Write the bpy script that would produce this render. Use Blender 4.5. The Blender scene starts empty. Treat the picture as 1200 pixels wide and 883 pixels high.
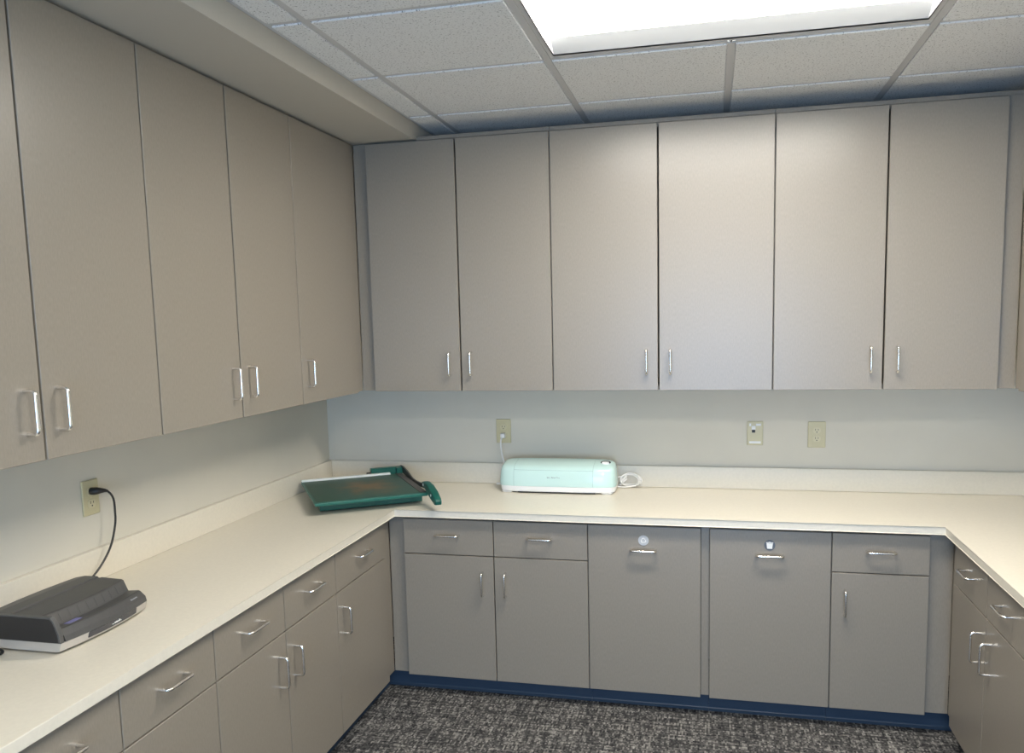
import bpy, bmesh, math, random
from mathutils import Vector, Matrix
random.seed(7)
scene = bpy.context.scene
C = scene.collection

# ------------------------------------------------------------------ camera
cam_d = bpy.data.cameras.new('camera')
cam = bpy.data.objects.new('camera', cam_d)
C.objects.link(cam)
cam_d.sensor_width = 36.0
cam_d.lens = 36.0 * 960.38 / 1200.0
cam_d.shift_x = -9.29 / 1200.0
cam_d.shift_y = 45.25 / 1200.0
cam_d.clip_start = 0.02
YAW, PIT, ROL = 0.2311, -0.1145, 0.0231
Rm = Matrix.Rotation(YAW, 3, 'Z') @ Matrix.Rotation(PIT, 3, 'X') @ Matrix.Rotation(ROL, 3, 'Y')
cm = Matrix.Identity(4)
for r in range(3):
    cm[r][0] = Rm[r][0]; cm[r][1] = Rm[r][2]; cm[r][2] = -Rm[r][1]
cm.translation = Vector((1.9782, -3.9616, 1.6696))
cam.matrix_world = cm
scene.camera = cam

# ------------------------------------------------------------------ world, exposure
world = bpy.data.worlds.new('world')
scene.world = world
world.use_nodes = True
world.node_tree.nodes['Background'].inputs[0].default_value = (0.75, 0.85, 1.0, 1)
world.node_tree.nodes['Background'].inputs[1].default_value = 0.05
vs = scene.view_settings
vs.view_transform = 'Standard'
vs.look = 'None'
vs.gamma = 1.0
vs.use_curve_mapping = False
vs.exposure = 0.0
LAMP_NEAR = ((1.0, 0.95, 0.87), 39.5)      # recessed troffer seen in the photo
LAMP_FAR = ((1.0, 0.96, 0.88), 23.0)      # the next troffers of the row, above and behind the camera

# daylight entering through the glazed door pair in the wall behind the camera
DOOR_X0, DOOR_X1, DOOR_Z = 1.15, 2.95, 2.10
day_d = bpy.data.lights.new('daylight', 'AREA')
day_d.shape = 'RECTANGLE'; day_d.size = DOOR_X1 - DOOR_X0; day_d.size_y = DOOR_Z
day_d.energy = 195.0; day_d.color = (0.38, 0.62, 1.0)
day = bpy.data.objects.new('daylight', day_d); C.objects.link(day)
day.location = ((DOOR_X0 + DOOR_X1) / 2, -6.72, DOOR_Z / 2)
day.rotation_euler = (math.radians(90), 0, 0)

# ------------------------------------------------------------------ dimensions (metres)
ZC, ZCB = 0.855, 0.8247                    # worktop top, underside
ZBS = 0.959                                # backsplash top
ZUB, ZUT = 1.3606, 2.4783                  # wall cabinet doors
ZSP, ZDB, ZDT = 0.6525, 0.088, 0.811       # drawer split, door bottom, drawer top
ZSOF, ZCE = 2.4808, 2.5541                 # soffit underside, ceiling grid
XWR = 3.51                                 # right wall
YFR = -6.50                                # wall behind the camera
G0, GX = 1.4274, 0.6096                    # ceiling grid
YB, YA, YC = -0.5153, -1.0961, -1.6631

# ------------------------------------------------------------------ materials
MATS = {}
def mat(name, col, rough=0.5, metal=0.0, spec=0.5, emit=None, noise=None, bump=None):
    """noise=(scale xyz, amount); bump=(scale xyz, strength, distance)"""
    m = bpy.data.materials.new(name); m.use_nodes = True
    nt = m.node_tree; b = nt.nodes['Principled BSDF']
    b.inputs['Base Color'].default_value = (*col, 1)
    b.inputs['Roughness'].default_value = rough
    b.inputs['Metallic'].default_value = metal
    b.inputs['Specular IOR Level'].default_value = spec
    if emit:
        b.inputs['Emission Color'].default_value = (*emit[0], 1)
        b.inputs['Emission Strength'].default_value = emit[1]
    tc = nt.nodes.new('ShaderNodeTexCoord')
    def tex(scale, detail=3):
        mp = nt.nodes.new('ShaderNodeMapping'); mp.inputs['Scale'].default_value = scale
        nt.links.new(tc.outputs['Object'], mp.inputs[0])
        n = nt.nodes.new('ShaderNodeTexNoise'); n.inputs['Scale'].default_value = 1.0
        n.inputs['Detail'].default_value = detail
        nt.links.new(mp.outputs[0], n.inputs['Vector'])
        return n
    if noise:
        n = tex(noise[0]); a = noise[1]
        mr = nt.nodes.new('ShaderNodeMapRange')
        mr.inputs[1].default_value = 0.3; mr.inputs[2].default_value = 0.7
        mr.inputs[3].default_value = 1 - a; mr.inputs[4].default_value = 1 + a
        nt.links.new(n.outputs[0], mr.inputs[0])
        mx = nt.nodes.new('ShaderNodeMix'); mx.data_type = 'RGBA'; mx.blend_type = 'MULTIPLY'
        mx.inputs[0].default_value = 1.0; mx.inputs[6].default_value = (*col, 1)
        nt.links.new(mr.outputs[0], mx.inputs[7])
        nt.links.new(mx.outputs[2], b.inputs['Base Color'])
    if bump:
        n = tex(bump[0])
        bp = nt.nodes.new('ShaderNodeBump'); bp.inputs['Strength'].default_value = bump[1]
        bp.inputs['Distance'].default_value = bump[2]
        nt.links.new(n.outputs[0], bp.inputs['Height']); nt.links.new(bp.outputs[0], b.inputs['Normal'])
    MATS[name] = m
    return m

mat('laminate', (0.272, 0.238, 0.191), 0.33, spec=0.68, noise=((260, 260, 70), 0.06), bump=((700, 700, 700), 0.06, 0.0006))
mat('carcass', (0.22, 0.195, 0.16), 0.5, noise=((200, 200, 60), 0.05))
mat('worktop', (0.74, 0.69, 0.58), 0.32, spec=0.5, noise=((90, 90, 90), 0.025))
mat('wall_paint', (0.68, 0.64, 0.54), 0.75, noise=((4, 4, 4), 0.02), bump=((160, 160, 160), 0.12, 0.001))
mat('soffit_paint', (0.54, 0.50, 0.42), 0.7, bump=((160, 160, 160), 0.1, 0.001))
mat('tee_metal', (0.62, 0.61, 0.59), 0.45)
mat('nickel', (0.84, 0.81, 0.76), 0.25, metal=1.0)
mat('toe_rubber', (0.030, 0.054, 0.090), 0.42)
mat('light_white', (0.66, 0.67, 0.67), 0.5)
mat('almond', (0.60, 0.54, 0.33), 0.35)
mat('almond_face', (0.66, 0.60, 0.39), 0.35)
mat('slot_black', (0.02, 0.018, 0.015), 0.5)
mat('label_white', (0.85, 0.84, 0.80), 0.4)
mat('label_grey', (0.50, 0.51, 0.52), 0.5)
mat('label_dark', (0.10, 0.11, 0.13), 0.45)
mat('mint', (0.545, 0.735, 0.69), 0.16, spec=0.6)
mat('mint_gloss', (0.47, 0.71, 0.67), 0.14, spec=0.6)
mat('mint_seam', (0.22, 0.36, 0.34), 0.4)
mat('white_plastic', (0.86, 0.86, 0.85), 0.3)
mat('cord_white', (0.82, 0.80, 0.76), 0.4)
mat('cord_black', (0.018, 0.017, 0.016), 0.45)
mat('charcoal', (0.075, 0.073, 0.070), 0.42, noise=((60, 60, 60), 0.05))
mat('charcoal_panel', (0.085, 0.083, 0.080), 0.42)
mat('dark_side', (0.010, 0.010, 0.012), 0.5)
mat('silver', (0.56, 0.53, 0.49), 0.36, metal=0.35)
mat('gunmetal', (0.10, 0.10, 0.11), 0.25, metal=0.5)
mat('sticker_blue', (0.22, 0.22, 0.44), 0.5)
mat('print_grey', (0.34, 0.36, 0.40), 0.5)
mat('trimmer_green', (0.008, 0.098, 0.075), 0.36)
mat('trimmer_light', (0.014, 0.125, 0.092), 0.36)
mat('blade_steel', (0.09, 0.085, 0.08), 0.35, metal=0.6)
mat('steel_strip', (0.10, 0.085, 0.075), 0.45, metal=0.3)
mat('ruler_white', (0.85, 0.88, 0.84), 0.35)
mat('bounce_white', (0.72, 0.71, 0.68), 0.5)  # pale colour of the light-bouncing sheets on the wall cabinets

def lens_mat(name, spec):
    m = mat(name, (0.9, 0.9, 0.9), 0.5, emit=spec)
    return m
lens_mat('lens_near', LAMP_NEAR)
lens_mat('lens_far', LAMP_FAR)

def glass_mat():
    m = mat('pane_glass', (1, 1, 1), 0.0)
    nt = m.node_tree; out = nt.nodes['Material Output']
    tr = nt.nodes.new('ShaderNodeBsdfTransparent'); gl = nt.nodes.new('ShaderNodeBsdfGlossy'); gl.inputs['Roughness'].default_value = 0.02
    mx = nt.nodes.new('ShaderNodeMixShader'); mx.inputs[0].default_value = 0.08
    nt.links.new(tr.outputs[0], mx.inputs[1]); nt.links.new(gl.outputs[0], mx.inputs[2]); nt.links.new(mx.outputs[0], out.inputs['Surface'])
glass_mat()

def tile_mat():
    m = mat('tile', (0.78, 0.77, 0.74), 0.85)
    nt = m.node_tree; b = nt.nodes['Principled BSDF']
    tc = nt.nodes.new('ShaderNodeTexCoord')
    n = nt.nodes.new('ShaderNodeTexNoise'); n.inputs['Scale'].default_value = 170; n.inputs['Detail'].default_value = 4
    n.inputs['Roughness'].default_value = 0.7
    nt.links.new(tc.outputs['Object'], n.inputs['Vector'])
    cr = nt.nodes.new('ShaderNodeValToRGB')
    cr.color_ramp.elements[0].position = 0.34; cr.color_ramp.elements[0].color = (0.22, 0.21, 0.20, 1)
    cr.color_ramp.elements[1].position = 0.43; cr.color_ramp.elements[1].color = (0.85, 0.85, 0.83, 1)
    nt.links.new(n.outputs[0], cr.inputs[0]); nt.links.new(cr.outputs[0], b.inputs['Base Color'])
    bp = nt.nodes.new('ShaderNodeBump'); bp.inputs['Strength'].default_value = 0.35; bp.inputs['Distance'].default_value = 0.0015
    nt.links.new(n.outputs[0], bp.inputs['Height']); nt.links.new(bp.outputs[0], b.inputs['Normal'])
tile_mat()

def carpet_mat():
    m = mat('carpet', (0.06, 0.06, 0.06), 0.95, spec=0.1)
    nt = m.node_tree; b = nt.nodes['Principled BSDF']; L = nt.links.new
    tc = nt.nodes.new('ShaderNodeTexCoord')
    def noise(scale, detail=2.0):
        mp = nt.nodes.new('ShaderNodeMapping'); mp.inputs['Scale'].default_value = scale
        L(tc.outputs['Object'], mp.inputs[0])
        n = nt.nodes.new('ShaderNodeTexNoise'); n.inputs['Scale'].default_value = 1.0; n.inputs['Detail'].default_value = detail
        L(mp.outputs[0], n.inputs['Vector']); return n.outputs[0]
    def math_(op, a, c):
        q = nt.nodes.new('ShaderNodeMath'); q.operation = op
        for i, v in enumerate((a, c)):
            if isinstance(v, (int, float)): q.inputs[i].default_value = v
            else: L(v, q.inputs[i])
        return q.outputs[0]
    def cells(inc, off=0.0):                # one random value per yarn loop
        sn = nt.nodes.new('ShaderNodeVectorMath'); sn.operation = 'SNAP'; sn.inputs[1].default_value = inc
        L(tc.outputs['Object'], sn.inputs[0])
        ad = nt.nodes.new('ShaderNodeVectorMath'); ad.operation = 'ADD'; ad.inputs[1].default_value = (off + 0.001, off + 0.001, 0.5)
        L(sn.outputs[0], ad.inputs[0])
        w = nt.nodes.new('ShaderNodeTexWhiteNoise'); w.noise_dimensions = '3D'; L(ad.outputs[0], w.inputs['Vector'])
        return w.outputs['Value']
    c1 = cells((0.0065, 0.0095, 10.0))
    c2 = cells((0.0065, 0.034, 10.0), 3.7)   # longer strokes towards the room
    rows = noise((4, 70, 1))
    cols = noise((55, 5, 1))
    fine = noise((420, 300, 1), 2.0)
    s = math_('ADD', math_('MULTIPLY', c1, 0.34), math_('MULTIPLY', c2, 0.22))
    s = math_('ADD', s, math_('MULTIPLY', rows, 0.60))
    s = math_('ADD', s, math_('MULTIPLY', cols, 0.40))
    s = math_('ADD', s, math_('MULTIPLY', fine, 0.30))
    cr = nt.nodes.new('ShaderNodeValToRGB')
    e = cr.color_ramp.elements
    e[0].position = 0.34; e[0].color = (0.020, 0.021, 0.023, 1)
    e[1].position = 0.72; e[1].color = (0.44, 0.42, 0.385, 1)
    mid = cr.color_ramp.elements.new(0.50); mid.color = (0.085, 0.082, 0.080, 1)
    L(math_('MULTIPLY', s, 0.53), cr.inputs[0]); L(cr.outputs[0], b.inputs['Base Color'])
    bp = nt.nodes.new('ShaderNodeBump'); bp.inputs['Strength'].default_value = 0.6; bp.inputs['Distance'].default_value = 0.004
    L(s, bp.inputs['Height']); L(bp.outputs[0], b.inputs['Normal'])
carpet_mat()

def board_mat():                            # trimmer bed: green with a worn brownish patch
    m = mat('trimmer_bed', (0.03, 0.12, 0.09), 0.42)
    nt = m.node_tree; b = nt.nodes['Principled BSDF']; L = nt.links.new
    tc = nt.nodes.new('ShaderNodeTexCoord')
    mp = nt.nodes.new('ShaderNodeMapping')
    mp.inputs['Location'].default_value = (-0.27 / 0.17, -0.27 / 0.20, 0)
    mp.inputs['Scale'].default_value = (1 / 0.17, 1 / 0.20, 0.0)
    L(tc.outputs['Object'], mp.inputs[0])
    ln = nt.nodes.new('ShaderNodeVectorMath'); ln.operation = 'LENGTH'; L(mp.outputs[0], ln.inputs[0])
    n = nt.nodes.new('ShaderNodeTexNoise'); n.inputs['Scale'].default_value = 14; n.inputs['Detail'].default_value = 6
    L(tc.outputs['Object'], n.inputs['Vector'])
    a = nt.nodes.new('ShaderNodeMath'); a.operation = 'ADD'; L(ln.outputs['Value'], a.inputs[0])
    s = nt.nodes.new('ShaderNodeMath'); s.operation = 'MULTIPLY_ADD'; s.inputs[1].default_value = 1.7; s.inputs[2].default_value = -0.85
    L(n.outputs[0], s.inputs[0]); L(s.outputs[0], a.inputs[1])
    cr = nt.nodes.new('ShaderNodeValToRGB'); e = cr.color_ramp.elements
    e[0].position = 0.18; e[0].color = (0.160, 0.100, 0.035, 1)
    e[1].position = 0.95; e[1].color = (0.026, 0.075, 0.050, 1)
    q = cr.color_ramp.elements.new(0.62); q.color = (0.072, 0.080, 0.038, 1)
    L(a.outputs[0], cr.inputs[0]); L(cr.outputs[0], b.inputs['Base Color'])
board_mat()

# ------------------------------------------------------------------ mesh helpers
def bm_box(bm, x0, x1, y0, y1, z0, z1, bev=0.0, seg=1):
    vs_ = [bm.verts.new((x, y, z)) for x in (x0, x1) for y in (y0, y1) for z in (z0, z1)]
    fs = []
    for q in ((0, 1, 3, 2), (4, 6, 7, 5), (0, 4, 5, 1), (2, 3, 7, 6), (0, 2, 6, 4), (1, 5, 7, 3)):
        fs.append(bm.faces.new([vs_[i] for i in q]))
    if bev:
        es = list({e for f in fs for e in f.edges})
        bmesh.ops.bevel(bm, geom=es, offset=bev, segments=seg, affect='EDGES', profile=0.5)

def bm_prism(bm, pts, a0, a1, axis, bev=0.0, seg=2):
    """extrude a 2D outline; axis 'x': pts=(y,z); 'y': pts=(x,z); 'z': pts=(x,y)"""
    def v(p, a):
        return {'x': (a, p[0], p[1]), 'y': (p[0], a, p[1]), 'z': (p[0], p[1], a)}[axis]
    A_ = [bm.verts.new(v(p, a0)) for p in pts]; B_ = [bm.verts.new(v(p, a1)) for p in pts]
    fs = [bm.faces.new(A_), bm.faces.new(B_[::-1])]
    n = len(pts)
    for i in range(n):
        fs.append(bm.faces.new((A_[i], B_[i], B_[(i + 1) % n], A_[(i + 1) % n])))
    if bev:
        es = [e for f in fs[:2] for e in f.edges]
        bmesh.ops.bevel(bm, geom=list(set(es)), offset=bev, segments=seg, affect='EDGES', profile=0.5)

def bm_tube(bm, pts, r, n=10, cap=True):
    pts = [Vector(p) for p in pts]
    t = (pts[1] - pts[0]).normalized()
    up = Vector((0, 0, 1)) if abs(t.z) < 0.9 else Vector((1, 0, 0))
    nrm = (up - t * up.dot(t)).normalized()
    rings = []
    for i, p in enumerate(pts):
        if i == 0: tt = pts[1] - pts[0]
        elif i == len(pts) - 1: tt = pts[-1] - pts[-2]
        else: tt = (pts[i + 1] - pts[i]).normalized() + (pts[i] - pts[i - 1]).normalized()
        tt = tt.normalized()
        nrm = (nrm - tt * nrm.dot(tt)).normalized()
        bi = tt.cross(nrm)
        rr = r[i] if isinstance(r, (list, tuple)) else r
        rings.append([bm.verts.new(p + (nrm * math.cos(2 * math.pi * k / n) + bi * math.sin(2 * math.pi * k / n)) * rr) for k in range(n)])
    for a, b in zip(rings, rings[1:]):
        for k in range(n):
            bm.faces.new((a[k], a[(k + 1) % n], b[(k + 1) % n], b[k]))
    if cap:
        bm.faces.new(rings[0][::-1]); bm.faces.new(rings[-1])

def smooth_path(pts, sub=8):
    """Catmull-Rom through pts"""
    P = [Vector(p) for p in pts]; P = [P[0] * 2 - P[1]] + P + [P[-1] * 2 - P[-2]]
    out = []
    for i in range(1, len(P) - 2):
        for k in range(sub):
            t = k / sub
            out.append(0.5 * ((2 * P[i]) + (-P[i - 1] + P[i + 1]) * t + (2 * P[i - 1] - 5 * P[i] + 4 * P[i + 1] - P[i + 2]) * t * t
                              + (-P[i - 1] + 3 * P[i] - 3 * P[i + 1] + P[i + 2]) * t ** 3))
    out.append(P[-2])
    return out

def to_mesh(bm, name, m, smooth=False):
    bmesh.ops.recalc_face_normals(bm, faces=bm.faces[:])
    me = bpy.data.meshes.new(name); bm.to_mesh(me); bm.free()
    for mm in (m if isinstance(m, (list, tuple)) else [m]):
        me.materials.append(MATS[mm])
    if smooth:
        for p in me.polygons: p.use_smooth = True
        try: me.set_sharp_from_angle(angle=math.radians(38))
        except Exception: pass
    return me

def link(name, me, parent=None, loc=(0, 0, 0), rot=(0, 0, 0)):
    o = bpy.data.objects.new(name, me); C.objects.link(o)
    o.parent = parent; o.location = loc; o.rotation_euler = rot
    return o

def part(name, fn, m, parent=None, loc=(0, 0, 0), rot=(0, 0, 0), smooth=False):
    bm = bmesh.new(); fn(bm)
    return link(name, to_mesh(bm, name, m, smooth), parent, loc, rot)

def box(name, b, m, parent=None, bev=0.0, loc=(0, 0, 0), seg=1):
    return part(name, lambda bm: bm_box(bm, *b, bev=bev, seg=seg), m, parent, loc)

def tag(o, label, cat, group=None):
    o['label'] = label; o['category'] = cat
    if group: o['group'] = group
    return o

def thing(name, label, cat, loc=(0, 0, 0), rz=0.0, group=None):
    o = bpy.data.objects.new(name, None); C.objects.link(o)
    o.empty_display_size = 0.1
    o.location = loc; o.rotation_euler = (0, 0, rz)
    return tag(o, label, cat, group)

def struct(o, label=None):
    o['kind'] = 'structure'
    if label: o['label'] = label
    return o

# ------------------------------------------------------------------ room shell
T = 0.10
struct(box('floor', (-T, XWR + T, YFR - T, T, -0.08, 0.0), 'carpet'), 'dark grey woven carpet floor with pale flecks')
struct(box('wall_back', (-T, XWR + T, 0, T, 0.0, 2.75), 'wall_paint'), 'pale painted wall behind the long worktop')
struct(box('wall_left', (-T, 0, YFR, 0, 0.0, 2.75), 'wall_paint'), 'pale painted wall on the left')
struct(box('wall_right', (XWR, XWR + T, YFR, 0, 0.0, 2.75), 'wall_paint'), 'pale painted wall on the right')
def front_wall(bm):
    bm_box(bm, -T, DOOR_X0, YFR - T, YFR, 0.0, 2.75); bm_box(bm, DOOR_X1, XWR + T, YFR - T, YFR, 0.0, 2.75)
    bm_box(bm, DOOR_X0, DOOR_X1, YFR - T, YFR, DOOR_Z, 2.75)
struct(part('wall_front', front_wall, 'wall_paint'), 'pale painted wall behind the camera')
for n, (a, b) in enumerate(((DOOR_X0 + 0.004, (DOOR_X0 + DOOR_X1) / 2 - 0.002), ((DOOR_X0 + DOOR_X1) / 2 + 0.002, DOOR_X1 - 0.004)), 1):
    def leaf(bm):
        y0, y1 = YFR - 0.07, YFR - 0.03
        bm_box(bm, a, a + 0.07, y0, y1, 0.004, DOOR_Z - 0.004); bm_box(bm, b - 0.07, b, y0, y1, 0.004, DOOR_Z - 0.004)
        bm_box(bm, a + 0.07, b - 0.07, y0, y1, 0.004, 0.16); bm_box(bm, a + 0.07, b - 0.07, y0, y1, DOOR_Z - 0.09, DOOR_Z - 0.004)
    d = struct(part('door_%d' % n, leaf, 'tee_metal'), 'glazed door leaf behind the camera')
    box('pane', (a + 0.0705, b - 0.0705, YFR - 0.053, YFR - 0.047, 0.1605, DOOR_Z - 0.0905), 'pane_glass', d)
    part('door_pull', lambda bm: bm_tube(bm, [((b if n == 1 else a) + (-0.035 if n == 1 else 0.035), YFR - 0.0295, 0.95), ((b if n == 1 else a) + (-0.035 if n == 1 else 0.035), YFR + 0.01, 0.97), ((b if n == 1 else a) + (-0.035 if n == 1 else 0.035), YFR + 0.01, 1.23), ((b if n == 1 else a) + (-0.035 if n == 1 else 0.035), YFR - 0.0295, 1.25)], 0.009, 10), 'nickel', d, smooth=True)

# soffit above the left wall cabinets
XSO = 0.6875
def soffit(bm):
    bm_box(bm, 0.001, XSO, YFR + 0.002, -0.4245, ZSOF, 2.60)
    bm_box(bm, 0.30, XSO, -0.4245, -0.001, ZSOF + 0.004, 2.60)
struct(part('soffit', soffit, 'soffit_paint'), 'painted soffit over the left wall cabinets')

# ceiling: deck above, tees and lay-in tiles as pieces
ceil = struct(box('ceiling', (-T, XWR + T, YFR - T, T, 2.68, 2.78), 'soffit_paint'), 'suspended ceiling of white speckled tiles in a metal grid')
TW = 0.024
rows = [-0.004, YB, YA, YC]
while rows[-1] - GX > YFR + 0.15: rows.append(rows[-1] - GX)
rows.append(YFR + 0.004)
colx = [XSO + 0.004, G0 - GX, G0, G0 + GX, G0 + 2 * GX, G0 + 3 * GX, XWR - 0.004]
LIGHT_ROWS = (2, 5, 8)                          # row index whose centre columns hold a troffer
tile_cache = {}
def tile_mesh(w, d):
    k = (round(w, 4), round(d, 4))
    if k not in tile_cache:
        bm = bmesh.new()
        g = 0.0145
        bm_box(bm, -w / 2 + 0.003, w / 2 - 0.003, -d / 2 + 0.003, d / 2 - 0.003, 0.002, 0.014)      # flange resting on tees
        # regular face dropped below the tees
        z0, z1 = -0.0050, 0.002
        bm_box(bm, -w / 2 + g, w / 2 - g, -d / 2 + g, d / 2 - g, z0, z1, bev=0.0018)
        tile_cache[k] = to_mesh(bm, 'ceiling_tile', 'tile')
    return tile_cache[k]
for j in range(len(rows) - 1):
    y1, y0 = rows[j], rows[j + 1]
    for i in range(len(colx) - 1):
        if j in LIGHT_ROWS and i in (2, 3): continue
        x0, x1 = colx[i], colx[i + 1]
        link('ceiling_tile', tile_mesh(x1 - x0, y1 - y0), ceil, ((x0 + x1) / 2, (y0 + y1) / 2, ZCE))
def tee(x0, x1, y0, y1):
    o = box('ceiling_tee', (x0, x1, y0, y1, ZCE - 0.0005, ZCE + 0.0015), 'tee_metal', ceil)
    return o
for i, x in enumerate(colx):
    if i == 0: tee(x - 0.003, x + 0.019, YFR + 0.003, -0.003)
    elif i == len(colx) - 1: tee(x - 0.019, x + 0.003, YFR + 0.003, -0.003)
    elif i == 3:
        segs = []
        yy = -0.003
        for j in LIGHT_ROWS:
            segs.append((rows[j] + TW / 2, yy)); yy = rows[j + 1] - TW / 2
        segs.append((YFR + 0.003, yy))
        for a, b in segs: tee(x - TW / 2, x + TW / 2, a, b)
    else: tee(x - TW / 2, x + TW / 2, YFR + 0.003, -0.003)
for j, y in enumerate(rows[1:-1], 1):
    for i in range(len(colx) - 1):
        x0, x1 = colx[i], colx[i + 1]
        tee(x0 + (TW / 2 + 0.001 if i else 0.0195), x1 - (TW / 2 + 0.001 if i < len(colx) - 2 else 0.0195), y - TW / 2, y + TW / 2)

def troffer(j, lens, label):
    x0, x1 = colx[2] + TW / 2 + 0.001, colx[4] - TW / 2 - 0.001
    y0, y1 = rows[j + 1] + TW / 2 + 0.001, rows[j] - TW / 2 - 0.001
    cx, cy = (x0 + x1) / 2, (y0 + y1) / 2
    t = thing('ceiling_light', label, 'light', (cx, cy, ZCE), 0, 'recessed ceiling lights')
    hx, hy = (x1 - x0) / 2, (y1 - y0) / 2
    fl = 0.016
    def ring(bm, ax, ay, bx, by, z0, z1):
        bm_box(bm, -ax, ax, by, ay, z0, z1); bm_box(bm, -ax, ax, -ay, -by, z0, z1)
        bm_box(bm, -ax, -bx, -by, by, z0, z1); bm_box(bm, bx, ax, -by, by, z0, z1)
    part('frame', lambda bm: ring(bm, hx, hy, hx - fl, hy - fl, 0.0, 0.004), 'tee_metal', t)
    # reflector: long sides slope gently up to the lens, short sides stand almost upright
    dz, lip = 0.0305, 0.004
    sx_, sy_ = 0.006, 0.086
    def refl(bm):
        ax, ay = hx - fl, hy - fl
        def quad(k, z): return [(-ax + k * sx_, -ay + k * sy_, z), (ax - k * sx_, -ay + k * sy_, z), (ax - k * sx_, ay - k * sy_, z), (-ax + k * sx_, ay - k * sy_, z)]
        inner = [quad(0, 0.0), quad(0, lip), quad(1, dz)]
        outer = [[(x + math.copysign(0.002, x), y + math.copysign(0.002, y), z + 0.004) for x, y, z in quad(1, dz)], [(x + math.copysign(0.002, x), y + math.copysign(0.002, y), z) for x, y, z in quad(0, lip + 0.003)], [(x + math.copysign(0.002, x), y + math.copysign(0.002, y), z) for x, y, z in quad(0, 0.0)]]
        R_ = [[bm.verts.new(p) for p in q] for q in inner + outer]
        for a, b in zip(R_, R_[1:] + R_[:1]):
            for k in range(4): bm.faces.new((a[k], a[(k + 1) % 4], b[(k + 1) % 4], b[k]))
    part('reflector', refl, 'light_white', t)
    lx, ly = hx - fl - sx_ + 0.001, hy - fl - sy_ + 0.001
    box('lens', (-lx, lx, -ly, ly, dz + 0.001, dz + 0.006), lens, t)
    box('housing', (-hx + 0.004, hx - 0.004, -hy + 0.004, hy - 0.004, dz + 0.012, dz + 0.02), 'tee_metal', t)
    return t
troffer(2, 'lens_near', 'wide recessed ceiling light glowing white over the worktop')
troffer(5, 'lens_far', 'recessed ceiling light, second of the row, out of the picture')
troffer(8, 'lens_far', 'recessed ceiling light, third of the row, behind the camera')

# ------------------------------------------------------------------ handles
def handle_mesh():
    bm = bmesh.new()
    L, P, R_, r = 0.104, 0.031, 0.011, 0.0049
    pts = [(0, 0, -L / 2), (0, -(P - R_), -L / 2)]
    for k in range(1, 6):
        a = math.pi / 2 * k / 5
        pts.append((0, -(P - R_) - R_ * math.sin(a), -L / 2 + R_ * (1 - math.cos(a))))
    for k in range(0, 6):
        a = math.pi / 2 * k / 5
        pts.append((0, -P + R_ * (1 - math.cos(a)), L / 2 - R_ + R_ * math.sin(a)))
    pts.append((0, 0, L / 2))
    bm_tube(bm, pts, r, 10)
    return to_mesh(bm, 'handle', 'nickel', True)
HANDLE = handle_mesh()
def add_handle(panel, x, z, horiz):
    link('handle', HANDLE, panel, (x, 0, z), (0, math.pi / 2, 0) if horiz else (0, 0, 0))

DT = 0.018
def panel(name, parent, x0, x1, z0, z1, yface):
    """door or drawer front; origin at centre of its front face"""
    w, h = (x1 - x0) / 2, (z1 - z0) / 2
    return part(name, lambda bm: bm_box(bm, -w, w, 0, DT, -h, h, bev=0.0013), 'laminate', parent, ((x0 + x1) / 2, yface, (z0 + z1) / 2))

def open_carcass(bm, x0, x1, yfront, z0, z1, t=0.018, yback=-0.004, mid=None):
    bm_box(bm, x0, x0 + t, yfront, yback, z0, z1)
    bm_box(bm, x1 - t, x1, yfront, yback, z0, z1)
    bm_box(bm, x0 + t, x1 - t, yfront, yback, z0, z0 + t)
    bm_box(bm, x0 + t, x1 - t, yfront, yback, z1 - t, z1)
    bm_box(bm, x0 + t, x1 - t, yback - 0.006, yback, z0 + t, z1 - t)
    if mid is not None:
        bm_box(bm, x0 + t, x1 - t, yfront, yfront + 0.08, mid - 0.009, mid + 0.009)

def run_frame(run):
    """origin and z-rotation of a cabinet run: local x runs to the right seen from the front, local -y is the front"""
    return {'back': ((0, 0), 0.0), 'left': ((0, 0), math.pi / 2), 'right': ((XWR, 0), -math.pi / 2)}[run]

FACE_B = {'back': 0.615, 'left': 0.5895, 'right': XWR - 2.8691}
FACE_U = {'back': 0.4003, 'left': 0.4003, 'right': 0.385}
GAP = 0.0020

def unit_root(name, label, run, x0, x1, z, group, cat='cabinet'):
    (ox, oy), rz = run_frame(run)
    cx = (x0 + x1) / 2
    loc = (ox + cx * math.cos(rz), oy + cx * math.sin(rz), z)
    return thing(name, label, cat, loc, rz, group), cx

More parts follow.
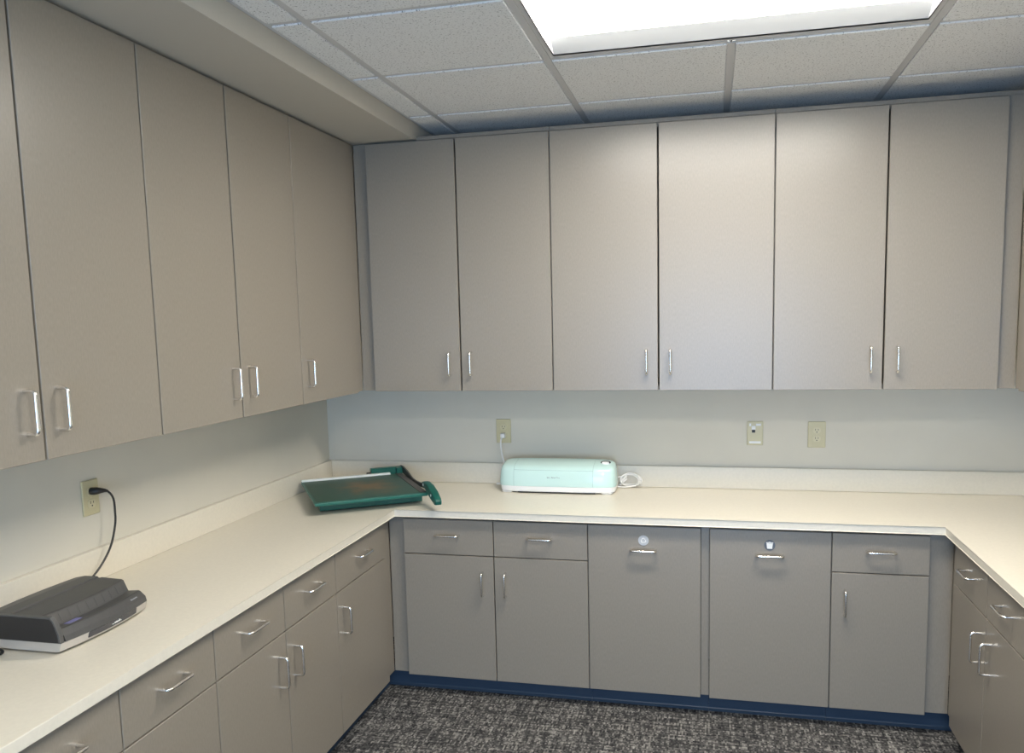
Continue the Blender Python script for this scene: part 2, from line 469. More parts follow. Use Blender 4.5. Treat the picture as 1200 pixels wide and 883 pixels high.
def base_unit(label, run, edges, kinds, hsides, fill_l=None, fill_r=None, toe_l=0.0, toe_r=0.0):
    """kinds per bay: 'dd' drawer over door, 'full' one tall pull-out; hsides: 'l','r' or None for the door handle"""
    xl = edges[0]; xr = edges[-1]
    t, cx = unit_root('base_cabinet', label, run, xl, xr, 0.0, 'base cabinets under the worktop')
    f = FACE_B[run]; cf = f - DT - 0.002
    e = [x - cx for x in edges]
    part('carcass', lambda bm: open_carcass(bm, e[0] + 0.0005, e[-1] - 0.0005, -cf, ZDB + 0.004, ZCB - 0.003, mid=ZSP), 'carcass', t)
    tl = (fill_l - cx) if fill_l is not None else e[0]
    tr = (fill_r - cx) if fill_r is not None else e[-1]
    def toe(bm):
        a0, a1 = tl + 0.0005 - toe_l, tr - 0.0005 + toe_r
        bm_box(bm, a0, a1, -(f - 0.075), -(f - 0.087), 0.001, ZDB + 0.003)
        bm_prism(bm, [(-(f - 0.075), 0.012), (-(f - 0.073), 0.009), (-(f - 0.064), 0.003), (-(f - 0.064), 0.001), (-(f - 0.075), 0.001)], a0, a1, 'x')
    part('toe_kick', toe, 'toe_rubber', t)
    for a, b in ((tl, e[0]), (e[-1], tr)):
        if b - a > 0.005:
            box('filler_strip', (a + 0.0006, b - 0.0006, -cf, -cf + 0.018, ZDB + 0.004, ZCB - 0.003), 'laminate', t)
    for i, k in enumerate(kinds):
        x0, x1 = e[i] + GAP, e[i + 1] - GAP
        if k == 'dd':
            d = panel('drawer', t, x0, x1, ZSP + GAP, ZDT, -f); add_handle(d, 0, 0.742 - (ZSP + ZDT) / 2, True)
            d = panel('door', t, x0, x1, ZDB, ZSP - GAP, -f)
            hx = ((x1 - x0) / 2 - 0.049) * (1 if hsides[i] == 'r' else -1)
            add_handle(d, hx, 0.531 - (ZDB + ZSP) / 2, False)
        elif k == 'full':
            d = panel('pull_out_door', t, x0, x1, ZDB, ZDT, -f); add_handle(d, 0, 0.712 - (ZDB + ZDT) / 2, True)
            hsides[i](d, 0.752 - (ZDB + ZDT) / 2)
    return t

def disc(bm, r, y0, y1, n=28, cx=0, cz=0):
    bm_prism(bm, [(cx + r * math.cos(2 * math.pi * k / n), cz + r * math.sin(2 * math.pi * k / n)) for k in range(n)], y0, y1, 'y')

def recycle_badge(d, z):
    b = part('badge', lambda bm: disc(bm, 0.0215, -0.0022, -0.0002), 'label_grey', d, (0.0, 0, z), smooth=True)
    b['label'] = 'round pale grey badge with recycling arrows'
    def arrows(bm):                           # three chasing arrows
        for k in range(3):
            a0 = math.radians(90 + 120 * k)
            mt = Matrix.Rotation(-math.radians(120 * k), 4, 'Y')
            for pts in ([(-0.0075, 0.0062), (-0.0045, 0.0112), (0.0025, 0.0112), (0.0045, 0.0080), (0.0025, 0.0080), (-0.0025, 0.0080), (-0.0050, 0.0045)],
                        [(0.0020, 0.0078), (0.0085, 0.0078), (0.0056, 0.0030)]):
                q = bmesh.new(); bm_prism(q, pts, -0.0030, -0.0022, 'y'); q.transform(mt)
                me = bpy.data.meshes.new('tmp'); q.to_mesh(me); q.free(); bm.from_mesh(me); bpy.data.meshes.remove(me)
    part('emblem', arrows, 'label_white', b)

def trash_badge(d, z):
    b = part('badge', lambda bm: disc(bm, 0.0215, -0.0022, -0.0002), 'label_dark', d, (0.0, 0, z), smooth=True)
    b['label'] = 'round dark badge with a pale waste bin'
    def bin_(bm):
        bm_prism(bm, [(-0.0125, 0.0085), (0.0125, 0.0085), (0.0095, -0.0140), (-0.0095, -0.0140)], -0.0032, -0.0022, 'y')
        bm_box(bm, -0.0140, 0.0140, -0.0034, -0.0022, 0.0098, 0.0125)
        bm_box(bm, -0.0040, 0.0040, -0.0034, -0.0022, 0.0125, 0.0142)
    e_ = part('emblem', bin_, 'label_white', b)

# back run
bb = [0.6442, 1.0589, 1.4716, 1.9390, 1.9720, 2.4430, 2.8022]
base_unit('back base cabinet with two drawers over two doors, left of the recycling pull-out', 'back', bb[0:3], ['dd', 'dd'], ['r', 'l'], fill_l=0.572, toe_l=0.056)
base_unit('back base cabinet with one tall pull-out door bearing the pale recycling badge', 'back', bb[2:4], ['full'], [recycle_badge], fill_r=bb[4])
base_unit('back base cabinet with one tall pull-out door bearing the dark waste bin badge', 'back', bb[4:6], ['full'], [trash_badge])
base_unit('narrow back base cabinet with one drawer over one door, nearest the right run', 'back', bb[5:7], ['dd'], ['l'], fill_r=2.8886, toe_r=0.054)
# left run (local x = world y)
bl = [-3.13, -2.7336, -2.3476, -1.9616, -1.5647, -1.1796, -0.7003]
base_unit('first left base cabinet forward, outside the left picture edge', 'left', [-3.51, -3.12, bl[1]], ['dd', 'dd'], ['r', 'l'])
base_unit('left base cabinet below the black laminator, partly cut by the picture edge', 'left', bl[1:4], ['dd', 'dd'], ['r', 'l'])
base_unit('left base cabinet with two drawers over two doors with paired handles', 'left', bl[3:6], ['dd', 'dd'], ['r', 'l'])
base_unit('left base cabinet with a single drawer and door, nearest the inner corner', 'left', bl[5:7], ['dd'], ['l'], fill_r=-0.5965, toe_r=0.044)
# right run (local x = -world y)
br = [0.6868, 1.0603, 1.4338]
base_unit('right base cabinet with two drawers over two doors, dark in its own shade', 'right', br, ['dd', 'dd'], ['r', 'l'], fill_l=0.5965, toe_l=0.044)
base_unit('next right base cabinet forward, outside the right picture edge', 'right', [1.4338, 1.82, 2.20], ['dd', 'dd'], ['r', 'l'])

# ------------------------------------------------------------------ wall cabinets
def wall_unit(label, run, edges, hsides, fill_l=None, fill_r=None, top=ZUT + 0.002, trim=None):
    t, cx = unit_root('wall_cabinet', label, run, edges[0], edges[-1], ZUB, 'wall cabinets')
    f = FACE_U[run]; cf = f - DT - 0.002
    e = [x - cx for x in edges]; H = top - ZUB
    part('carcass', lambda bm: open_carcass(bm, e[0] + 0.0005, e[-1] - 0.0005, -cf, 0.0, H), 'carcass', t)
    tl = (fill_l - cx) if fill_l is not None else e[0]
    tr = (fill_r - cx) if fill_r is not None else e[-1]
    for a, b in ((tl, e[0]), (e[-1], tr)):
        if b - a > 0.005:
            box('filler_strip', (a + 0.0006, b - 0.0006, -cf, -cf + 0.018, 0.0, H), 'laminate', t)
    box('top_bounce_panel', (tl + 0.001, tr - 0.001, -cf + 0.0165, -0.004, H + 0.0003, H + 0.004), 'bounce_white', t)  # unseen pale sheet, added to bounce light into the gap under the ceiling
    if trim:
        box('top_trim', (trim[0] - cx + 0.0005, trim[1] - cx - 0.0005, -cf - 0.002, -cf + 0.016, H + 0.0003, H + 0.017), 'laminate', t, bev=0.001)
    for i, s in enumerate(hsides):
        gl = 0.0034 if (i > 0) else 0.0026
        gr = 0.0034 if (i < len(hsides) - 1) else 0.0026
        x0, x1 = e[i] + gl, e[i + 1] - gr
        d = panel('door', t, x0, x1, -0.002, ZUT - ZUB - (0.009 if run == 'left' else 0.004), -f)
        hx = ((x1 - x0) / 2 - 0.047) * (1 if s == 'r' else -1)
        add_handle(d, hx, (1.482 - ZUB) - (ZUT - ZUB - 0.006) / 2, False)
    return t
ub = [0.4469, 0.8712, 1.2953, 1.7566, 2.2264, 2.6538, 3.0778]
wall_unit('back wall cabinet with two tall doors, leftmost, beside the corner', 'back', ub[0:3], 'rl', fill_l=0.3825, trim=(XSO, ub[2]))
wall_unit('back wall cabinet with two tall doors, widest, above the mint laminator', 'back', ub[2:5], 'rl', trim=(ub[2], ub[4]))
wall_unit('back wall cabinet with two tall doors, rightmost, above the ivory outlet pair', 'back', ub[4:7], 'rl', fill_r=3.1425, trim=(ub[4], 3.1425))
ul = [-2.74, -2.3019, -1.8644, -1.4327, -1.0015, -0.4725]
wall_unit('first left wall cabinet forward, outside the left picture edge', 'left', [-3.51, -3.125, ul[0]], 'rl')
wall_unit('left wall cabinet with two tall doors, cut by the left picture edge', 'left', ul[0:3], 'rl')
wall_unit('left wall cabinet with two tall doors, middle of the left row', 'left', ul[2:5], 'rl')
wall_unit('left wall cabinet with a single tall door, nearest the corner', 'left', ul[4:6], 'l', fill_r=-0.3825)
wall_unit('right wall cabinet with two doors, only its edge in the picture', 'right', [0.4725, 0.93, 1.39], 'rl', fill_l=0.3825)

# ------------------------------------------------------------------ worktop
wt = thing('worktop', 'cream laminate U-shaped worktop with low backsplash', 'worktop', (0, 0, ZCB))
TH = ZC - ZCB
XCL, YCB, XCR = 0.6162, -0.6392, 2.8461
YL, YR = -3.512, -2.202
def slab(bm):
    pts = [(0.001, -0.001), (0.001, YL), (XCL, YL), (XCL, YCB), (XCR, YCB), (XCR, YR), (XWR - 0.001, YR), (XWR - 0.001, -0.001)]
    bm_prism(bm, pts, 0.0, TH, 'z', bev=0.003, seg=3)
part('top', slab, 'worktop', wt)
H = ZBS - ZCB
box('backsplash', (0.0205, XWR - 0.0205, -0.0195, -0.001, TH + 0.0003, H), 'worktop', wt, bev=0.0015)
box('backsplash', (0.001, 0.020, YL, -0.001, TH + 0.0003, H), 'worktop', wt, bev=0.0015)
box('backsplash', (XWR - 0.020, XWR - 0.001, YR, -0.001, TH + 0.0003, H), 'worktop', wt, bev=0.0015)

# ------------------------------------------------------------------ wall plates
def plate_base(name, label, cat, run, pos, z, w, h, group=None):
    """local: x right, -y out of the wall"""
    rz = {'back': 0.0, 'left': math.pi / 2}[run]
    loc = (pos, -0.0005, z) if run == 'back' else (0.0005, pos, z)
    t = thing(name, label, cat, loc, rz, group)
    part('cover_plate', lambda bm: bm_box(bm, -w / 2, w / 2, -0.0065, 0, -h / 2, h / 2, bev=0.003, seg=2), 'almond', t)
    return t
def duplex(label, run, pos, z, w=0.074, h=0.118):
    t = plate_base('wall_outlet', label, 'outlet', run, pos, z, w, h, 'wall outlets')
    for s in (1, -1):
        def face(bm):
            n = 20; pts = []
            for k in range(n):
                a = 2 * math.pi * k / n
                pts.append((0.0172 * math.cos(a), max(-0.0135, min(0.0135, 0.0172 * math.sin(a)))))
            bm_prism(bm, pts, -0.0085, -0.0066, 'y')
        r = part('receptacle', face, 'almond_face', t, (0, 0, s * 0.0195))
        def slots(bm):
            bm_box(bm, -0.0072, -0.0050, -0.0089, -0.0085, 0.000, 0.0085)
            bm_box(bm, 0.0050, 0.0072, -0.0089, -0.0085, 0.0008, 0.0078)
            disc(bm, 0.0026, -0.0089, -0.0085, 12, 0, -0.0070)
        part('slots', slots, 'slot_black', r)
    part('screw', lambda bm: disc(bm, 0.0028, -0.0075, -0.0066, 12), 'almond_face', t)
    return t
duplex('ivory wall outlet with a black plug in its upper socket', 'left', -1.7223, 1.1285, 0.072, 0.116)
duplex('ivory wall outlet with a white plug, above the mint laminator', 'back', 0.961, 1.121, 0.076, 0.121)
duplex('empty ivory wall outlet, rightmost plate on the back wall', 'back', 2.4517, 1.1165, 0.078, 0.121)
jk = plate_base('data_jack_plate', 'ivory data jack plate with black port, left of the empty outlet', 'wall plate', 'back', 2.1776, 1.1200, 0.0725, 0.113)
box('name_strip', (-0.026, -0.018, -0.0076, -0.0066, 0.034, 0.047), 'label_white', jk)
box('name_strip', (0.004, 0.026, -0.0076, -0.0066, 0.036, 0.046), 'label_white', jk)
box('name_strip', (-0.026, 0.026, -0.0076, -0.0066, -0.047, -0.037), 'label_white', jk)
part('jack_module', lambda bm: (bm_box(bm, -0.0160, 0.0020, -0.0110, -0.0066, 0.018, 0.036, bev=0.001)), 'label_white', jk)
box('port', (-0.0145, 0.0005, -0.0120, -0.0066, 0.0045, 0.0175), 'slot_black', jk)

# ------------------------------------------------------------------ mint laminator
def superellipse(hx, hy, n, k=4.0):
    pts = []
    for i in range(n):
        a = 2 * math.pi * i / n
        c, s = math.cos(a), math.sin(a)
        pts.append((hx * math.copysign(abs(c) ** (2 / k), c), hy * math.copysign(abs(s) ** (2 / k), s)))
    return pts
ML = thing('laminator', 'mint green laminator with white base, on the back worktop', 'laminator', (1.2655, -0.152, ZC + 0.0005), 0.0, 'laminators')
HX, HY = 0.280, 0.083
def loft(bm, rings, cap_top=True, cap_bot=True):
    R_ = [[bm.verts.new(p) for p in ring] for ring in rings]
    n = len(R_[0])
    for a, b in zip(R_, R_[1:]):
        for k in range(n): bm.faces.new((a[k], a[(k + 1) % n], b[(k + 1) % n], b[k]))
    if cap_bot: bm.faces.new(R_[0][::-1])
    if cap_top: bm.faces.new(R_[-1])
    return R_
def lift(y, z):                                # the top rises towards the back
    if z <= 0.034: return z
    h = (z - 0.034) * 0.93
    return 0.034 + h * (1 + 0.36 * (y + HY) / (2 * HY))
def mint_ring(z, ix, iy, n=72):
    return [(x, y, lift(y, z)) for x, y in superellipse(HX - ix, HY - iy, n, 5.0)]
def mint_body(bm):
    prof = [(0.034, 0.000, 0.000), (0.050, -0.001, -0.001), (0.080, 0.002, 0.001), (0.100, 0.004, 0.004), (0.112, 0.007, 0.008), (0.121, 0.012, 0.014), (0.127, 0.021, 0.024), (0.130, 0.034, 0.040)]
    loft(bm, [mint_ring(z, ix, iy) for z, ix, iy in prof])
part('body', mint_body, 'mint', ML, smooth=True)
def mint_base(bm):
    prof = [(0.0065, 0.010, 0.008), (0.010, 0.005, 0.004), (0.0335, 0.001, 0.001)]
    loft(bm, [mint_ring(z, ix, iy) for z, ix, iy in prof])
part('base', mint_base, 'white_plastic', ML, smooth=True)
for sx in (-1, 1):
    for sy in (-1, 1):
        def foot(bm):
            loft(bm, [[(x, y, z) for x, y in superellipse(a, b, 24, 4)] for z, a, b in ((0.0, 0.020, 0.012), (0.003, 0.024, 0.014), (0.0068, 0.030, 0.016))])
        part('foot', foot, 'white_plastic', ML, (sx * (HX - 0.042), sy * (HY - 0.026), 0), smooth=True)
# slot under the front edge and the seams of the centre cover
box('exit_slot', (-0.185, 0.185, -HY + 0.006, -HY + 0.016, 0.0030, 0.0064), 'slot_black', ML)
def body_y(x, z):
    """front surface of the body at local x and height z"""
    prof = [(0.034, 0.0, 0.0), (0.050, -0.001, -0.001), (0.080, 0.002, 0.001), (0.100, 0.004, 0.004), (0.112, 0.007, 0.008), (0.121, 0.012, 0.014), (0.127, 0.021, 0.024), (0.130, 0.034, 0.040)]
    for (z0, a0, b0), (z1, a1, b1) in zip(prof, prof[1:]):
        if z <= z1:
            t = (z - z0) / (z1 - z0); ix = a0 + (a1 - a0) * t; iy = b0 + (b1 - b0) * t; break
    hx, hy = HX - ix, HY - iy
    return -hy * max(0.0, 1 - abs(x / hx) ** 5) ** 0.2
for sx in (-0.203, 0.176):
    def seam(bm):
        pts = [(sx, body_y(sx, z) + 0.0002, lift(body_y(sx, z), z)) for z in (0.0355, 0.05, 0.065, 0.08, 0.095, 0.105, 0.112, 0.117, 0.121, 0.125, 0.1275, 0.1297)]
        pts += [(sx, 0.0, lift(0.0, 0.130)), (sx, 0.030, lift(0.030, 0.130))]
        bm_tube(bm, pts, 0.0008, 6)
    part('seam', seam, 'mint_seam', ML)
part('seam', lambda bm: bm_tube(bm, [(x, body_y(x, 0.114) + 0.0002, lift(body_y(x, 0.114), 0.114)) for x in [-0.203 + 0.379 * k / 24 for k in range(25)]], 0.0007, 6), 'mint_seam', ML)
# power button, indicator marks, lettering strokes
bt = part('power_button', lambda bm: loft(bm, [[(r * math.cos(a * math.pi / 14), r * 0.9 * math.sin(a * math.pi / 14), z) for a in range(28)] for r, z in ((0.0205, -0.003), (0.0205, 0.004), (0.0180, 0.0060))]), 'white_plastic', ML, (0.228, -0.006, lift(-0.006, 0.130) - 0.0015), smooth=True)
bt['label'] = 'dark ringed power button'
part('button_ring', lambda bm: bm_tube(bm, [(0.0205 * math.cos(a * math.pi / 12), 0.0185 * math.sin(a * math.pi / 12), 0.0045) for a in range(-2, 15)], 0.0042, 6), 'gunmetal', bt)
for k, z in enumerate((0.106, 0.099, 0.093)):
    y = body_y(0.222, z); z = lift(y, z)
    box('indicator', (0.216, 0.228, y - 0.0008, y + 0.001, z - 0.0012, z + 0.0012), 'white_plastic', ML)
def letters(bm):
    x = -0.040; rnd = random.Random(3); y = body_y(0, 0.078)
    for w_ in (3, 4, 3):
        for k in range(w_):
            h = 0.0040 if k else 0.0062
            bm_box(bm, x, x + 0.0011, y - 0.0006, y + 0.0006, 0.0750, 0.0750 + h)
            bm_box(bm, x, x + 0.0034, y - 0.0006, y + 0.0006, 0.0750 + (h - 0.001) * rnd.choice((0, 0.5, 1)), 0.0760 + (h - 0.001) * rnd.choice((0.3, 1)))
            x += 0.0052
        x += 0.0045
part('lettering', letters, 'label_dark', ML)
# white cord: plug in the outlet above, down behind the machine; coil at the right; stub at the left
o = (1.2655, -0.152, ZC + 0.0005)
def W(p): return (p[0] - o[0], p[1] - o[1], p[2] - o[2])
pl = part('plug', lambda bm: (bm_box(bm, 0.951 - o[0], 0.974 - o[0], -0.040 - o[1], -0.0098 - o[1], 1.089 - o[2], 1.113 - o[2], bev=0.004, seg=2)), 'cord_white', ML, smooth=True)
part('power_cord', lambda bm: bm_tube(bm, smooth_path([W(p) for p in ((0.959, -0.037, 1.093), (0.955, -0.045, 1.072), (0.958, -0.047, 1.03), (0.966, -0.047, 0.985), (0.985, -0.046, 0.93), (1.02, -0.046, 0.885), (1.09, -0.046, 0.8640), (1.30, -0.040, 0.8620), (1.50, -0.042, 0.8635), (1.555, -0.060, 0.872))]), 0.0042, 8), 'cord_white', ML, smooth=True)
def coil(bm):
    for k, (rx, rz_, dx, dy, ph) in enumerate(((0.050, 0.029, 0.0, 0.0, 0.3), (0.042, 0.024, -0.006, -0.007, 0.7), (0.047, 0.0315, -0.003, -0.013, 0.0))):
        pts = []
        for q in range(33):
            a = 2 * math.pi * q / 32 + ph
            pts.append(W((1.602 + dx + rx * math.cos(a), -0.040 + dy - 0.018 * math.sin(a) * 0 - 0.010 * math.cos(a * 2), 0.8925 + rz_ * math.sin(a) + 0.001 * k)))
        bm_tube(bm, pts, 0.0036, 8, cap=False)
    for zz in (0.885, 0.890, 0.897, 0.902):                      # the tied waist
        bm_tube(bm, [W((1.565 + 0.016 * math.cos(a), -0.046 + 0.016 * math.sin(a), zz + 0.012 * math.cos(a))) for a in [2 * math.pi * q / 18 for q in range(19)]], 0.0028, 6, cap=False)
    bm_tube(bm, smooth_path([W(p) for p in ((1.538, -0.06, 0.908), (1.56, -0.055, 0.912), (1.59, -0.052, 0.920), (1.622, -0.05, 0.923))]), 0.003, 8)
    bm_tube(bm, smooth_path([W(p) for p in ((1.535, -0.07, 0.864), (1.56, -0.066, 0.8620), (1.59, -0.06, 0.8620), (1.625, -0.05, 0.866))]), 0.003, 8)
cl = part('coiled_cord', coil, 'cord_white', ML, smooth=True)
part('release_lever', lambda bm: bm_box(bm, 0.945 - o[0], 0.996 - o[0], -0.118 - o[1], -0.100 - o[1], 0.870 - o[2], 0.878 - o[2], bev=0.003, seg=2), 'white_plastic', ML, smooth=True)

# ------------------------------------------------------------------ dark laminator on the left worktop
# local frame: x along its length (world +y), -y is its front (world +x)
DL = thing('laminator', 'charcoal and silver laminator with black power cord, on the left worktop', 'laminator', (0.255, -2.127, ZC + 0.0005), math.pi / 2, 'laminators')
LX = 0.1625
def bulge(x): return 0.016 * (1 - (x / LX) ** 2)
FY = -0.122                                    # front face at the ends; the middle bulges out
NX = 25
xs = [-LX + 2 * LX * k / (NX - 1) for k in range(NX)]
def prof_loft(bm, prof_fn, xlist):
    rings = []
    for x in xlist: rings.append([bm.verts.new((x, y, z)) for y, z in prof_fn(x)])
    n = len(rings[0])
    for a, b in zip(rings, rings[1:]):
        for k in range(n): bm.faces.new((a[k], a[(k + 1) % n], b[(k + 1) % n], b[k]))
    bm.faces.new(rings[0][::-1]); bm.faces.new(rings[-1])
def dl_base(x):
    f = FY - bulge(x)
    return [(f + 0.012, 0.006), (f + 0.003, 0.008), (f - 0.004, 0.030), (0.128, 0.030), (0.128, 0.010), (0.120, 0.006)]
part('base', lambda bm: prof_loft(bm, dl_base, xs), 'silver', DL)
def dl_body(x):
    f = FY - bulge(x)
    bk = 0.125 + 0.010 * (1 - (x / LX) ** 2)
    return [(f - 0.004, 0.0305), (f + 0.000, 0.045), (f + 0.016, 0.0585), (f + 0.022, 0.0605), (f + 0.027, 0.0600), (f + 0.056, 0.0575), (f + 0.070, 0.088),
            (f + 0.076, 0.0905), (0.022, 0.0935), (0.026, 0.0915), (0.032, 0.0915), (0.036, 0.0955), (0.080, 0.0945), (bk - 0.014, 0.088), (bk, 0.074), (bk, 0.0305)]
part('body', lambda bm: prof_loft(bm, dl_body, xs[1:]), 'charcoal', DL)
# ribbed feed ramp panels
for k in range(9):
    x0 = -0.130 + 0.0305 * k
    def rib(bm):
        pts = []
        for xx in (x0, x0 + 0.024):
            f = FY - bulge(xx)
            pts.append(((xx, f + 0.0582, 0.0620), (xx, f + 0.0685, 0.0845)))
        n = Vector((0, -0.909, 0.417)) * 0.0008
        lo = [Vector(pts[0][0]), Vector(pts[1][0]), Vector(pts[1][1]), Vector(pts[0][1])]
        a = [bm.verts.new(p - n * 0.5) for p in lo]; b = [bm.verts.new(p + n) for p in lo]
        bm.faces.new(a[::-1]); bm.faces.new(b)
        for q in range(4): bm.faces.new((a[q], a[(q + 1) % 4], b[(q + 1) % 4], b[q]))
    part('feed_rib', rib, 'charcoal_panel', DL)
# end cheek (left end), a curved solid cap
def cheek(bm):
    f = FY
    pts = [(f - 0.005, 0.0305), (f - 0.003, 0.050), (f + 0.004, 0.072), (f + 0.012, 0.088), (f + 0.020, 0.0965), (0.02, 0.0975), (0.080, 0.0955), (0.112, 0.088), (0.126, 0.074), (0.126, 0.0305)]
    bm_prism(bm, pts, -LX - 0.004, -LX + 0.010, 'x', bev=0.0015, seg=2)
ck = part('end_cap', cheek, 'charcoal_panel', DL)
def cheek_side(bm):
    f = FY
    pts = [(f + 0.0005, 0.033), (f + 0.002, 0.050), (f + 0.009, 0.072), (f + 0.016, 0.087), (f + 0.022, 0.093), (0.02, 0.094), (0.080, 0.092), (0.110, 0.085), (0.122, 0.073), (0.122, 0.033)]
    bm_prism(bm, pts, -LX - 0.0050, -LX - 0.0038, 'x')
part('side_panel', cheek_side, 'dark_side', ck)
# front fascia window and lettering
def fascia(bm):
    prof_loft(bm, lambda x: [(FY - bulge(x) - 0.0022, 0.0145), (FY - bulge(x) - 0.0050, 0.0300), (FY - bulge(x) + 0.004, 0.0300), (FY - bulge(x) + 0.006, 0.0145)], [-0.080 + 0.185 * k / 12 for k in range(13)])
fs_ = part('control_window', fascia, 'gunmetal', DL)
def marks(bm):
    for x0, w_, h in ((0.000, 0.006, 0.0016), (0.009, 0.004, 0.0034), (0.014, 0.005, 0.0042), (0.021, 0.003, 0.0030), (0.026, 0.004, 0.0055), (0.033, 0.002, 0.0020)):
        yy = FY - bulge(x0) - 0.0040
        bm_box(bm, x0, x0 + w_, yy - 0.0010, yy + 0.001, 0.0205, 0.0205 + h)
part('lettering', marks, 'label_white', fs_)
def word(bm):
    for k in range(6):
        x0 = 0.100 + k * 0.0052; f = FY - bulge(x0)
        z = 0.0510
        q = bmesh.new(); bm_box(q, 0, 0.0036, -0.0004, 0.0006, 0, 0.0034 if k else 0.0048)
        q.transform(Matrix.Translation((x0, f + 0.0072, z)) @ Matrix.Rotation(math.radians(-49.8), 4, 'X'))
        me = bpy.data.meshes.new('tmp'); q.to_mesh(me); q.free(); bm.from_mesh(me); bpy.data.meshes.remove(me)
part('model_lettering', word, 'print_grey', DL)
def stick(bm):
    f = FY - bulge(-0.08)
    q = bmesh.new(); bm_box(q, -0.022, 0.022, -0.0095, 0.0095, 0, 0.0006)
    q.transform(Matrix.Translation((-0.083, f + 0.0405, 0.0590)) @ Matrix.Rotation(math.radians(-4.9), 4, 'X'))
    me = bpy.data.meshes.new('tmp'); q.to_mesh(me); q.free(); bm.from_mesh(me); bpy.data.meshes.remove(me)
part('sticker', stick, 'sticker_blue', DL)['label'] = 'blue instruction sticker in the feed groove'
for sx in (-1, 1):
    for yy in (-0.100, 0.100):
        part('foot', lambda bm: loft(bm, [[(0.009 * math.cos(a * math.pi / 8), 0.009 * math.sin(a * math.pi / 8), z) for a in range(16)] for z in (0.0, 0.0065)]), 'slot_black', DL, (sx * 0.135, yy, 0), smooth=True)
# black plug and cord (world coordinates -> local)
def WD(p): return (p[1] + 2.127, -(p[0] - 0.255), p[2] - ZC - 0.0005)
def bplug(bm):
    pts = [(0.0098, -1.7225, 1.150), (0.020, -1.7225, 1.150), (0.030, -1.720, 1.151), (0.038, -1.711, 1.150), (0.043, -1.700, 1.148), (0.046, -1.692, 1.145)]
    bm_tube(bm, [WD(p) for p in pts], [0.0125, 0.0130, 0.0120, 0.0085, 0.0060, 0.0040], 12)
part('plug', bplug, 'cord_black', DL, smooth=True)
part('power_cord', lambda bm: bm_tube(bm, smooth_path([WD(p) for p in ((0.046, -1.693, 1.1455), (0.050, -1.681, 1.130), (0.052, -1.674, 1.108), (0.052, -1.673, 1.073), (0.052, -1.677, 1.030), (0.052, -1.704, 0.965), (0.052, -1.752, 0.915), (0.052, -1.81, 0.880), (0.055, -1.88, 0.864), (0.070, -1.97, 0.8605), (0.090, -2.10, 0.8605), (0.095, -2.25, 0.8605), (0.110, -2.345, 0.8605), (0.165, -2.352, 0.8605), (0.212, -2.338, 0.8605), (0.226, -2.318, 0.8615), (0.212, -2.307, 0.8640), (0.185, -2.312, 0.8640))]), 0.0036, 8), 'cord_black', DL, smooth=True)

# ------------------------------------------------------------------ paper trimmer in the corner
PA = math.radians(34)
PT = thing('paper_trimmer', 'green guillotine paper trimmer with worn bed in the worktop corner', 'paper trimmer', (0.336, -0.83, ZC + 0.0005), PA)
BZ = 0.060
box('base', (0.030, 0.491, 0.095, 0.510, 0.004, 0.046), 'trimmer_light', PT, bev=0.002)
for fx in (0.06, 0.45):
    for fy in (0.125, 0.485):
        part('foot', lambda bm: loft(bm, [[(0.010 * math.cos(a * math.pi / 8), 0.010 * math.sin(a * math.pi / 8), z) for a in range(16)] for z in (0.0, 0.0045)]), 'slot_black', PT, (fx, fy, 0))
box('board', (0.0, 0.494, 0.0, 0.540, 0.046, BZ), 'trimmer_light', PT, bev=0.003, seg=2)
box('bed', (0.008, 0.462, 0.022, 0.522, BZ - 0.0005, BZ + 0.0008), 'trimmer_bed', PT)
box('cutting_edge', (0.464, 0.4945, 0.02, 0.535, BZ - 0.001, BZ + 0.0025), 'steel_strip', PT, bev=0.0005)
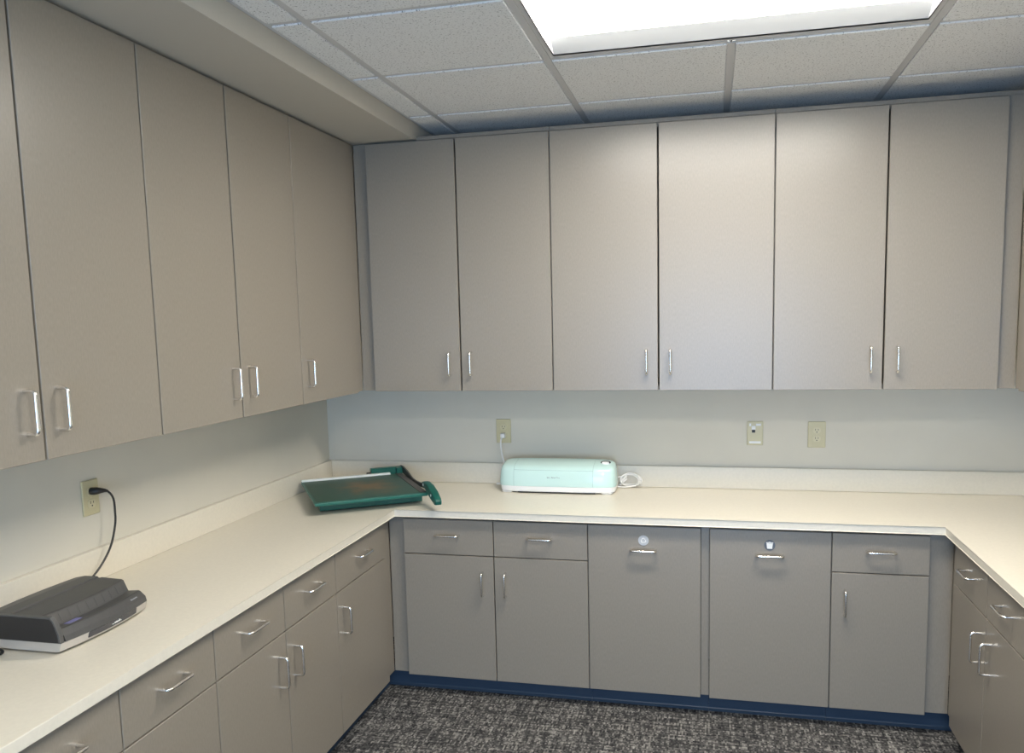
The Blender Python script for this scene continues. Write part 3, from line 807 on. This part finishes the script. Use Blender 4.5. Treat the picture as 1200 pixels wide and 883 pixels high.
box('ruler', (0.002, 0.435, 0.515, 0.537, BZ + 0.0008, BZ + 0.010), 'ruler_white', PT, bev=0.001)
def housing(bm):
    bm_prism(bm, [(0.548, 0.040), (0.548, 0.084), (0.554, 0.090), (0.585, 0.090), (0.590, 0.084), (0.590, 0.040)], 0.345, 0.500, 'x', bev=0.002)
    bm_box(bm, 0.470, 0.500, 0.530, 0.550, 0.058, 0.090, bev=0.002)
part('pivot_housing', housing, 'trimmer_green', PT)
part('hinge_pin', lambda bm: bm_tube(bm, [(0.325, 0.570, 0.066), (0.346, 0.570, 0.066)], 0.006, 10), 'slot_black', PT, smooth=True)
def arm(bm):
    top = [(0.595, 0.092), (0.554, 0.094), (0.50, 0.093), (0.431, 0.085), (0.353, 0.072), (0.274, 0.069), (0.157, 0.076), (0.06, 0.092), (0.012, 0.100)]
    bot = [(0.012, 0.074), (0.10, 0.062), (0.20, 0.054), (0.30, 0.050), (0.42, 0.054), (0.52, 0.060), (0.595, 0.066)]
    pts = [(p.x, p.y) for p in smooth_path([(a, b, 0) for a, b in top], 4)] + [(p.x, p.y) for p in smooth_path([(a, b, 0) for a, b in bot], 4)]
    bm_prism(bm, pts, 0.5015, 0.5085, 'x')
part('blade_arm', arm, 'blade_steel', PT)
part('pivot_bolt', lambda bm: bm_tube(bm, [(0.5086, 0.572, 0.078), (0.516, 0.572, 0.078)], 0.009, 14), 'blade_steel', PT, smooth=True)
def grip(bm):
    pts = [(0.090, 0.094), (0.070, 0.100), (0.035, 0.104), (-0.02, 0.097), (-0.09, 0.080), (-0.142, 0.062), (-0.152, 0.050), (-0.148, 0.034), (-0.130, 0.030), (-0.07, 0.046), (0.0, 0.066), (0.06, 0.078)]
    bm_prism(bm, pts, 0.4870, 0.5170, 'x', bev=0.006, seg=3)
part('handle_grip', grip, 'trimmer_green', PT, smooth=True)
part('rivet', lambda bm: (bm_tube(bm, [(0.4855, 0.052, 0.088), (0.4868, 0.052, 0.088)], 0.006, 12), bm_tube(bm, [(0.4855, -0.080, 0.064), (0.4868, -0.080, 0.064)], 0.006, 12)), 'ruler_white', PT)
